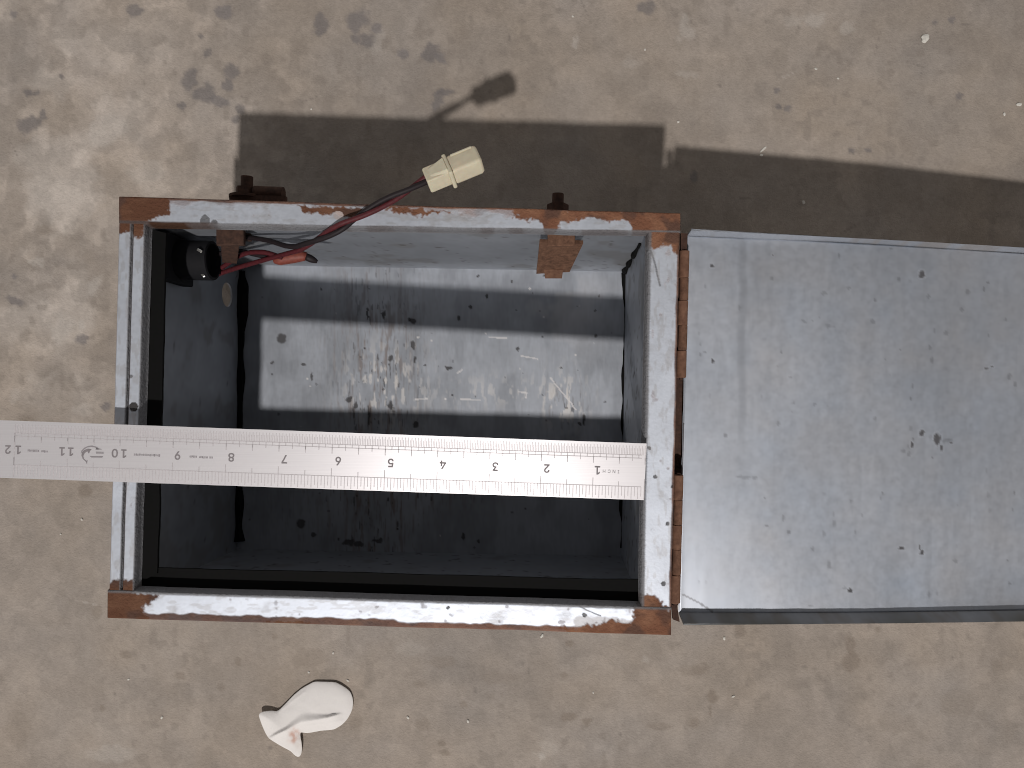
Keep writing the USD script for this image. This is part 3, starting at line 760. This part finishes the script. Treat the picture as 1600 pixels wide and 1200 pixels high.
# rusty clip hanging inside the back wall, its plate leaning inwards
pp = str(box.GetPath())
def clip(tl, tr, br, bl, z0, z1, tab, mat, name='inner_bracket'):
    c = np.array([P(*tl, z0), P(*tr, z0), P(*br, z1), P(*bl, z1)])
    b = UsdGeom.Xform.Define(stage, pp + '/' + numbered(pp, name)).GetPrim()
    n = unit(np.cross(c[3] - c[0], c[1] - c[0]))
    obj('plate', prism(c, c - n * 0.002), mat, b)
    if tab:
        t0, t1, t2, t3, zt = tab
        d = np.array([P(*t0, z1 + .004), P(*t1, z1 + .004), P(*t2, zt), P(*t3, zt)]) + n * 0.0016
        obj('tab', prism(d, d - n * 0.0016), M_rust_orange, b)
    # foot that carries the plate on the wall
    w = c[:2].mean(0)
    m = tm(rbox((0.014, 0.011, 0.003), 0.0006))
    obj('foot', placed(m, [1, .018, 0], [-.018, 1, 0], [0, 0, 1], w + [0, 0.004, -0.001]), mat, b)
    return b
clip((843, 379), (911, 381), (890, 425), (838, 428), H - 0.014, 0.088, ((850, 417), (880, 418), (878, 431), (852, 431), 0.086), M_rust)
clip((345, 378), (374, 380), (370, 412), (347, 410), H - 0.014, 0.095, None, M_rust_dark)

# bolts and the staple on the outside of the back wall
def bolt(px_, py_, z, length, wy):
    b = UsdGeom.Xform.Define(stage, pp + '/' + numbered(pp, 'bolt')).GetPrim()
    c = P(px_, py_, z)
    y = np.array([0.02, 1, 0])
    cyl = lambda r, h, s: trimesh.creation.cylinder(r, h, sections=s)
    X, Yv, Zv = np.array([1, -.02, 0]), np.array([0, 0, 1.0]), y
    obj('shank', placed(cyl(0.0031, length, 16), X, Yv, Zv, c + y * (-length / 2)), M_rust_dark, b, smooth=40)
    obj('nut', placed(cyl(0.0058, 0.0042, 6), X, Yv, Zv, c - y * (length * wy)), M_rust_dark, b)
    obj('washer', placed(cyl(0.0088, 0.0014, 24), X, Yv, Zv, c - y * (length * wy + 0.0030)), M_rust_dark, b, smooth=40)
bolt(386, 276, 0.101, 0.034, 0.24)
bolt(872, 303, 0.101, 0.030, 0.26)
st = UsdGeom.Xform.Define(stage, pp + '/hasp').GetPrim()
zc = 0.103
pa, pb = P(398, 301, zc), P(443, 303, zc)
obj('barrel', tube(np.linspace(pa, pb, 6), 0.0036, 18), M_rust_dark, st, smooth=40)
a = P([358, 446, 446, 358], [304, 306, 322, 320], zc + 0.004)
obj('leaf', prism(a, a - [0, 0, .003]), M_rust_dark, st)

# ------------------------------------------------------------------ black socket on the left wall
wallx = F3[0, 0]
sc0 = P(262, 405, 0.098)
axis = unit([1, -0.02, 0])
cy0 = np.array([wallx, sc0[1], 0.096])
sock = thing('round_socket', 'round black plastic socket with two bright terminals inside the box', 'socket', at=tuple(cy0))
mY, mZ = np.array([0.02, 1, 0]), np.array([0, 0, 1.0])
obj('base_plate', placed(tm(rbox((0.025, 0.03, 0.0065), .0008)), mY, mZ, axis, cy0 + axis * 0.0034), M_black, sock)
prof = [(0.0, 0.0), (0.0104, 0.0), (0.0106, 0.003), (0.0106, 0.0165), (0.0104, 0.0173), (0.0090, 0.0176), (0.0088, 0.0120), (0.0, 0.0120)]
body = trimesh.creation.revolve(np.array(prof), sections=40)
obj('barrel', placed(body, mY, mZ, axis, cy0 + axis * 0.0066), M_black, sock, smooth=35)
for tpx, tpy, rot in ((312, 391.5, 0.5), (317, 429.5, 0.9)):
    tz = 0.107 if tpy < 400 else 0.102
    c = P(tpx, tpy, tz)
    m = tm(rbox((0.0028, 0.0014, 0.0010), .0003))
    m.apply_transform(trimesh.transformations.rotation_matrix(-rot, [0, 0, 1]))
    obj('terminal', placed(m, [1, 0, 0], [0, 1, 0], [0, 0, 1], c), M_terminal, sock)

# ------------------------------------------------------------------ wire lead with its cream plug
lead = thing('wire_lead', 'twisted red and black wire lead with a cream plug hanging over the rim', 'wire', at=tuple(P(545, 350, 0)))
wr = 0.0013
zr = H + 0.0006
common = [(466, 388, .122), (500, 372, .133), (530, 356, zr + .0032), (556, 341, zr + .0036), (596, 319, zr + .0042), (636, 298, zr + .0044), (672, 277, zr + .0040), (690, 270, zr + .0038)]
cp = np.array([P(*q) for q in common])
path = spline(cp, 24)
N, B, _ = frames(path)
s = np.linspace(0, 1, len(path))
ang = 0.9 + s * 2 * math.pi * 1.6
off = (np.cos(ang)[:, None] * N + np.sin(ang)[:, None] * B) * (wr * 1.02)
def lead_in(pts, first):
    p = spline(np.vstack([[P(*q) for q in pts], first[None]]), 16)
    return p[:-1]
red_in = lead_in([(336, 430, .082), (372, 418, .092), (420, 404, .106), (446, 397, .114)], path[0] + off[0])
blk_in = lead_in([(318, 366, .090), (370, 369, .100), (415, 375, .110), (446, 384, .118)], path[0] - off[0])
obj('red_wire', tube(np.vstack([red_in, path + off]), wr, 12), M_red, lead, smooth=True)
obj('black_wire', tube(np.vstack([blk_in, path - off]), wr, 12), M_wblack, lead, smooth=True)
p3 = spline([P(344, 420, .085), P(378, 398, .098), P(410, 394, .106), P(440, 402, .109)], 14)
obj('red_wire', tube(p3, wr, 10), M_red, lead, smooth=True)
p4 = spline([P(330, 400, .085), P(368, 392, .094), P(412, 400, .103), P(470, 404, .103)], 14)
obj('black_wire', tube(p4, wr, 10), M_wblack, lead, smooth=True)
a, b = P(428, 408, .103), P(480, 400, .104)
p5 = np.linspace(a, b, 12)
rr = 0.0030 * np.array([.45, .8, 1, 1.05, 1.08, 1.1, 1.1, 1.08, 1.02, .95, .85, .6])
obj('insulating_sleeve', tube(p5 + np.array([0, .0006, 0]) * np.sin(np.linspace(0, 3, 12))[:, None], rr, 14), M_orange, lead, smooth=True)
obj('terminal', tube(np.linspace(P(478, 401, .104), P(496, 409, .102), 6), [.0018, .002, .002, .0018, .0014, .0008], 10), M_wblack, lead, smooth=True)
# the plug
r0, r1 = P(668, 282, zr + .0038), P(752, 247, zr + .0016)
ex = unit(r1 - r0)
ey0 = unit(np.cross([0, 0, 1], ex))
roll = math.radians(-27)
ey = ey0 * math.cos(roll) + np.array([0, 0, 1]) * math.sin(roll)
ez = np.cross(ex, ey)
plug_p = str(lead.GetPath()) + '/plug'
plug = UsdGeom.Xform.Define(stage, plug_p).GetPrim()
c = lambda t, a=0, b=0: r0 + ex * t + ey * a + ez * b
front = rbox((0.0160, 0.0112, 0.0098), .0016) - rbox((0.010, 0.0086, 0.0070), .0004).translate((0.0052, 0, 0))
obj('front_housing', placed(tm(front), ex, ey, ez, c(0.0198)), M_cream, plug, smooth=30)
obj('collar', placed(tm(rbox((0.0020, 0.0130, 0.0112), .0006)), ex, ey, ez, c(0.0115)), M_cream, plug, smooth=30)
rear = rbox((0.0115, 0.0096, 0.0084), .0008) - rbox((0.006, 0.0062, 0.0044), .0004).translate((-0.0045, 0, 0))
obj('rear_housing', placed(tm(rear), ex, ey, ez, c(0.0052)), M_cream, plug, smooth=30)
latch = m3.Manifold.hull_points(np.array([(-.0085, -.003, .0), (-.0085, .003, 0), (0, -.0048, 0), (0, .0048, 0), (-.0085, -.002, .0006), (-.0085, .002, .0006), (0, -.0040, .0020), (0, .0040, .0020)]))
obj('latch', placed(tm(latch), ex, ey, ez, c(0.0106, 0, 0.0040)), M_cream, plug, smooth=30)
obj('rib', placed(tm(rbox((0.0110, 0.0010, 0.0012), .0003)), ex, ey, ez, c(0.0200, 0.0040, 0.0050)), M_cream, plug, smooth=30)

# ------------------------------------------------------------------ steel ruler lying across the rim
RX0 = float(P(1008, 690, H)[0])
RZ0, RA = H + 0.0036, 0.031
def ruler_pt(s, t, dz=0.0):
    """s: pixel along the ruler, t: pixels from its upper edge."""
    s, t = np.asarray(s, float), np.asarray(t, float)
    qx, qy = s - 0.0352 * t, 656.5 + 0.0352 * s + t * 0.9994
    p = PL(qx, qy, RZ0, RA, RX0)
    return p + np.array([0, 0, 1.0]) * dz
rul = thing('steel_ruler', 'brushed steel twelve inch ruler laid upside down across the open box', 'ruler', at=tuple(ruler_pt(500, 45)))
def corner_arc(cx, cy, r, a0, a1, n=8):
    a = np.linspace(a0, a1, n)
    return [(cx + r * math.cos(q), cy + r * math.sin(q)) for q in a]
outl = [(1010.5, 1)] + [(1009, 89.5)] + corner_arc(-38, 78, 12, math.pi / 2, math.pi) + corner_arc(-38, 12, 12, math.pi, 1.5 * math.pi)
ol = np.array(outl)
plate_cs = m3.CrossSection([[tuple(q) for q in ol]])
if plate_cs.area() <= 0:
    plate_cs = m3.CrossSection([[tuple(q) for q in ol[::-1]]])
plate_cs = plate_cs - m3.CrossSection.circle(8, 28).translate((-26, 45))
pm = tm(m3.Manifold.extrude(plate_cs, 1.0).refine_to_length(40))
pv = np.array(pm.vertices)
wv = ruler_pt(pv[:, 0], pv[:, 1], 0) + np.array([0, 0, 1.0]) * ((pv[:, 2:3] - 1) * 0.0009)
pf = np.array(pm.faces)
mm = trimesh.Trimesh(wv, pf, process=False)
if mm.volume < 0:
    pf = pf[:, ::-1]
obj('blade', (wv, pf), M_ruler, rul)
INCH = [1009, 928.5, 847, 766.5, 685, 603, 520, 437, 354.5, 271.5, 188.5, 107, 24]
def inch(x):
    return np.interp(x, np.arange(13), INCH)
def quads(rects, dz=0.00006):
    v, f = [], []
    for s0, s1, t0, t1 in rects:
        k = len(v)
        v += [ruler_pt(s0, t0, dz), ruler_pt(s1, t0, dz), ruler_pt(s1, t1, dz), ruler_pt(s0, t1, dz)]
        f += [[k, k + 3, k + 2], [k, k + 2, k + 1]]
    return np.array(v), np.array(f)
fine, mid, num = [], [], []
for i in range(12 * 32 + 1):
    x = inch(i / 32)
    w = 0.42
    fine.append((x - w, x + w, 9 if i % 2 else 5, 19.5))
    if i % 4 == 0:
        mid.append((x - .5, x + .5, 19.5, 29 if i % 8 == 0 else 24.5))
    if i % 16 == 0:
        mid.append((x - .55, x + .55, 24, 34))
for i in range(12 * 16 + 1):
    x = inch(i / 16)
    fine.append((x - .5, x + .5, 69.5, 88 if i % 2 == 0 else 84))
for i in range(25):
    x = inch(i / 2)
    mid.append((x - .55, x + .55, 57 if i % 2 == 0 else 61.5, 69))
for t in (19.4, 24.2, 69.0):
    for a, b in zip(np.linspace(24, 1004, 13)[:-1], np.linspace(24, 1004, 13)[1:]):
        mid.append((a, b, t - .45, t + .45))
mid.append((23.4, 24.8, 5, 89))
M_print_tick = plain('etched_marks', (0.52, 0.49, 0.505), 0.6)
obj('fine_graduation', quads(fine), plain('etched_fine_marks', (0.58, 0.545, 0.56), 0.6), rul, kind='stuff')
obj('inch_graduation', quads(mid, 0.00007), M_print_tick, rul, kind='stuff')
def lettering(text, cx, ct, hpx, mat, name, bold=False):
    m = meshkit.text_mesh(text, hpx, depth=0.2, bold=bold)
    v = np.array(m.vertices)
    v[:, 0] -= (v[:, 0].min() + v[:, 0].max()) / 2
    v[:, 1] -= hpx / 2
    w = ruler_pt(cx - v[:, 0], ct + v[:, 1], 0) + np.array([0, 0, 1.0]) * (0.00004 + 0.00004 * v[:, 2:3] / 0.2)
    f = np.array(m.faces)
    if trimesh.Trimesh(w, f, process=False).volume < 0:
        f = f[:, ::-1]
    return obj(name, (w, f), mat, rul, label=None)
def numeral(ch, s, dt=0.0):
    lettering(ch, s, 45.5 + dt, 12.6, M_print, 'numeral', bold=True)
for ch, s in (('1', 30), ('2', 14), ('1', 112), ('1', 98.5), ('1', 195), ('0', 181), ('9', 279), ('8', 363), ('7', 446), ('6', 530), ('5', 612), ('4', 693.5), ('3', 775.5), ('2', 856), ('1', 935)):
    numeral(ch, s)
for ch, s in zip('INCH', (968, 961, 953.5, 945.5)):
    lettering(ch, s, 46.5, 5.0, M_print_pale, 'small_letter')
# small print too worn to read
tiny = []
for s0, s1, t in ((45, 63, 46), (66, 76, 46.5), (211, 227, 46.5), (229, 233, 46.5), (235, 251, 46.5), (298, 310, 46.5), (313, 326, 47), (329, 334, 47)):
    s = s0
    while s < s1:
        w = random.uniform(0.8, 1.6)
        tiny.append((s, s + w, t - random.uniform(1.3, 2.0), t + random.uniform(1.0, 1.9)))
        s += w + random.uniform(0.5, 0.9)
obj('worn_small_print', quads(tiny), M_print_pale, rul, kind='stuff')
# maker's mark: a leaping fish and three short bars
def shape(pts, mat, name, dz=0.00006):
    import shapely
    from shapely.geometry import Polygon
    poly = Polygon(pts).buffer(0)
    v2, f2 = trimesh.creation.triangulate_polygon(poly, engine='earcut')
    w = ruler_pt(v2[:, 0], v2[:, 1], dz)
    n = np.cross(w[f2[:, 1]] - w[f2[:, 0]], w[f2[:, 2]] - w[f2[:, 0]])
    f2 = np.where((n[:, 2] < 0)[:, None], f2[:, ::-1], f2)
    obj(name, (w, f2), mat, rul)
def logo_px(pts):
    out = []
    for x, y in pts:
        X, Y = 20 + x / 10, 690 + y / 10
        out.append((X + 0.0352 * (Y - 660), Y - 656.5 - 0.0352 * X))
    return out
shape(logo_px([(1232, 118), (1205, 150), (1190, 190), (1165, 152), (1125, 178), (1102, 225), (1112, 268), (1150, 300), (1168, 285), (1158, 350), (1140, 312), (1092, 268), (1072, 215), (1082, 165), (1118, 130), (1170, 112)]), M_print, 'fish_mark')
shape(logo_px([(1062, 190), (1070, 145), (1110, 100), (1170, 70), (1240, 62), (1300, 78), (1345, 105), (1395, 122), (1340, 128), (1290, 122), (1310, 104), (1270, 88), (1220, 82), (1165, 92), (1115, 122), (1085, 155)]), M_print_pale, 'fish_mark')
shape(logo_px([(1290, 120), (1312, 96), (1345, 118), (1320, 128)]), M_print, 'fish_mark')
for y, x0, x1 in ((165, 1300, 1420), (182, 1300, 1420), (232, 1205, 1410), (244, 1225, 1400)):
    shape(logo_px([(x0, y - 7), (x1, y - 4), (x1, y + 7), (x0, y + 5)]), M_print_pale, 'mark_line')

# ------------------------------------------------------------------ white paper scrap on the floor
cr = np.array([(185, 600), (250, 572), (390, 562), (412, 582), (440, 565), (540, 465), (640, 360), (740, 280), (890, 198), (1040, 204), (1150, 205), (1240, 250), (1335, 318), (1368, 400), (1375, 480), (1360, 560), (1310, 660), (1235, 742), (1130, 802), (980, 812), (840, 838), (770, 850), (722, 822), (705, 840), (722, 930), (738, 1020), (732, 1090), (708, 1150), (660, 1138), (622, 1112), (618, 1082), (480, 1010), (318, 912), (270, 830), (225, 720)], float)
sc_px = np.stack([380 + cr[:, 0] / 8, 1040 + cr[:, 1] / 8], 1)
def loopres(p, st_):
    out = []
    for a, b in zip(p, np.roll(p, -1, 0)):
        n = max(1, int(np.linalg.norm(b - a) / st_))
        out += [a + (b - a) * k / n for k in range(n)]
    return np.array(out)
def soften(p):
    p = loopres(p, 3.0)
    for _ in range(2):
        p = 0.25 * np.roll(p, 1, 0) + 0.5 * p + 0.25 * np.roll(p, -1, 0)
    return p
sc_px = soften(sc_px)
ring = loopres(sc_px, 1.6)
yy, xx = np.mgrid[sc_px[:, 1].min():sc_px[:, 1].max():1.5, sc_px[:, 0].min():sc_px[:, 0].max():1.5]
xx, yy = xx.ravel(), yy.ravel()
ok = inpoly(xx, yy, sc_px) & (segdist(xx, yy, np.vstack([sc_px, sc_px[:1]])) > 1.0)
pts = np.vstack([ring, np.stack([xx[ok], yy[ok]], 1)])
tri = Delaunay(pts).simplices
cen = pts[tri].mean(1)
tri = tri[inpoly(cen[:, 0], cen[:, 1], sc_px)]
x, y = (pts[:, 0] - 380) * 8, (pts[:, 1] - 1040) * 8
ridge = [(330, 905), (440, 850), (540, 806), (640, 752), (720, 708), (850, 690), (960, 672), (1060, 652), (1120, 632), (1210, 605)]
rx, ry = np.array(ridge).T
yr = np.interp(x, rx, ry, left=905, right=605)
d_up = yr - y                                       # >0 above the crease
fade = sm(1260, 1090, x) * sm(280, 420, x)
dedge = segdist(pts[:, 0], pts[:, 1], np.vstack([sc_px, sc_px[:1]]))
z = 0.0007 + 0.0024 * (1 - np.exp(-dedge / 11.0)) + 0.0026 * sm(480, 200, x) * sm(900, 640, y)
wband = np.interp(x, [330, 520, 640, 760, 900, 1060, 1210], [30, 50, 95, 118, 92, 50, 24])
crest = 0.0026 * np.exp(np.minimum(d_up, 0) / 70.0)
z = z + fade * np.where(d_up < 0, crest, 0.0026 * (1 - sm(-0.15, 1.05, d_up / wband)))
z += 0.0018 * np.exp(-((x - 722) / 45) ** 2 - ((y - 940) / 110) ** 2)
z += 0.0006 * (fb(x, y, 170, 3, 90) - .5)
for (ax, ay, bx, by, hh, ww) in ((420, 600, 760, 330, .0005, 26), (760, 760, 1250, 690, .0004, 22), (340, 900, 640, 1090, .0004, 20), (430, 620, 330, 860, .0004, 22)):
    z += 0.7 * hh * np.exp(-segdist(x + 26 * (fb(x, y, 120, 2, 93) - .5), y + 26 * (fb(x, y, 120, 2, 94) - .5), [(ax, ay), (bx, by)]) / (ww * .6))
for k_ in range(16):
    g_ = np.random.default_rng(300 + k_)
    q_, w_ = g_.uniform((250, 250), (1320, 1050)), g_.uniform(0, 6.28)
    z += 0.00016 * np.clip(1 - np.abs((x - q_[0]) * math.cos(w_) + (y - q_[1]) * math.sin(w_)) / 110, 0, 1) * np.clip(1 - np.hypot(x - q_[0], y - q_[1]) / 320, 0, 1) ** .5 * (1 if k_ % 2 else -1)
z = np.clip(z, 0.0006, None)
topv = P(pts[:, 0], pts[:, 1], z)
botv = topv - [0, 0, 0.0003]
n2 = np.cross(topv[tri[:, 1]] - topv[tri[:, 0]], topv[tri[:, 2]] - topv[tri[:, 0]])
tri = np.where((n2[:, 2] < 0)[:, None], tri[:, ::-1], tri)
k = len(topv)
nr = len(ring)
i = np.arange(nr)
j = (i + 1) % nr
rim_f = np.vstack([np.stack([i, j, j + k], 1), np.stack([i, j + k, i + k], 1)])
col = np.broadcast_to(np.array([0.80, 0.775, 0.755]), (k, 3)).copy()
pk = 1.5 * np.exp(-((x - 640 + 60 * (fb(x, y, 70, 3, 95) - .5)) / 62) ** 2 - ((y - 885) / 80) ** 2)
col = lerp(col, np.array([0.58, 0.36, 0.29]), np.clip(pk * sm(0.25, 0.75, fb(x, y, 45, 4, 92)), 0, .85))
pk2 = np.exp(-((x - 700) / 50) ** 2 - ((y - 1000) / 70) ** 2)
col = lerp(col, np.array([0.62, 0.55, 0.5]), 0.35 * pk2)
scrap = thing('paper_scrap', 'small crumpled white scrap of paper with a pinkish stain on the floor', 'paper scrap', at=tuple(P(480, 1115, 0)))
obj('sheet', (np.vstack([topv, botv]), np.vstack([tri, tri[:, ::-1] + k, rim_f])), M_tissue, scrap, smooth=True, color=np.vstack([col, col]), rust=np.zeros(2 * k))

# ------------------------------------------------------------------ grit on the floor
def grit(px_, py_, r, ang, ratio, label, group):
    m = trimesh.creation.icosphere(1, 1.0)
    g = np.random.default_rng(int(px_ * 7 + py_))
    v = np.array(m.vertices) * (1 + g.uniform(-.25, .25, (len(m.vertices), 1)))
    v *= [r * ratio, r, r * 0.4]
    c, s_ = math.cos(ang), math.sin(ang)
    v = np.stack([v[:, 0] * c - v[:, 1] * s_, v[:, 0] * s_ + v[:, 1] * c, v[:, 2]], -1)
    o = P(px_, py_, 0) + [0, 0, r * 0.18 - .0006]
    x_ = UsdGeom.Mesh
    path = '/World/' + numbered('/World', 'grit_speck')
    ORIGIN[path] = o
    mesh = usdkit.mesh(stage, path, trimesh.Trimesh(v, np.array(m.faces), process=False), M_grit)
    mesh.AddTranslateOp().Set(Gf.Vec3d(*map(float, o)))
    meta(mesh.GetPrim(), label, 'grit', group)
grit(1446, 60, 0.0024, 0.6, 1.2, 'largest pale grit chip, near the top right of the floor', None)
grit(1193, 233, 0.0008, 0.8, 3.2, 'thin bright sliver of grit just above the lid shadow', None)
for q in [(895, 25, .0007), (1008, 77, .0006), (1060, 190, .0008), (1190, 242, .0008), (1593, 163, .0011), (1570, 178, .0008), (1310, 122, .0006), (1275, 107, .0007), (486, 170, .0006), (127, 812, .0006), (94, 835, .0005), (520, 1021, .0006), (482, 1051, .0006), (543, 1064, .0006), (252, 1122, .0007), (200, 1062, .0006), (637, 1122, .0007), (731, 1128, .0007), (847, 994, .0008), (1132, 998, .0008), (1146, 1089, .0006), (927, 1083, .0005), (1256, 316, .0010)]:
    grit(q[0], q[1], q[2], q[0] * 1.7, 1 + (q[1] % 5) / 5, 'tiny pale grit speck lying on the concrete floor', 'tiny pale grit specks scattered over the floor')
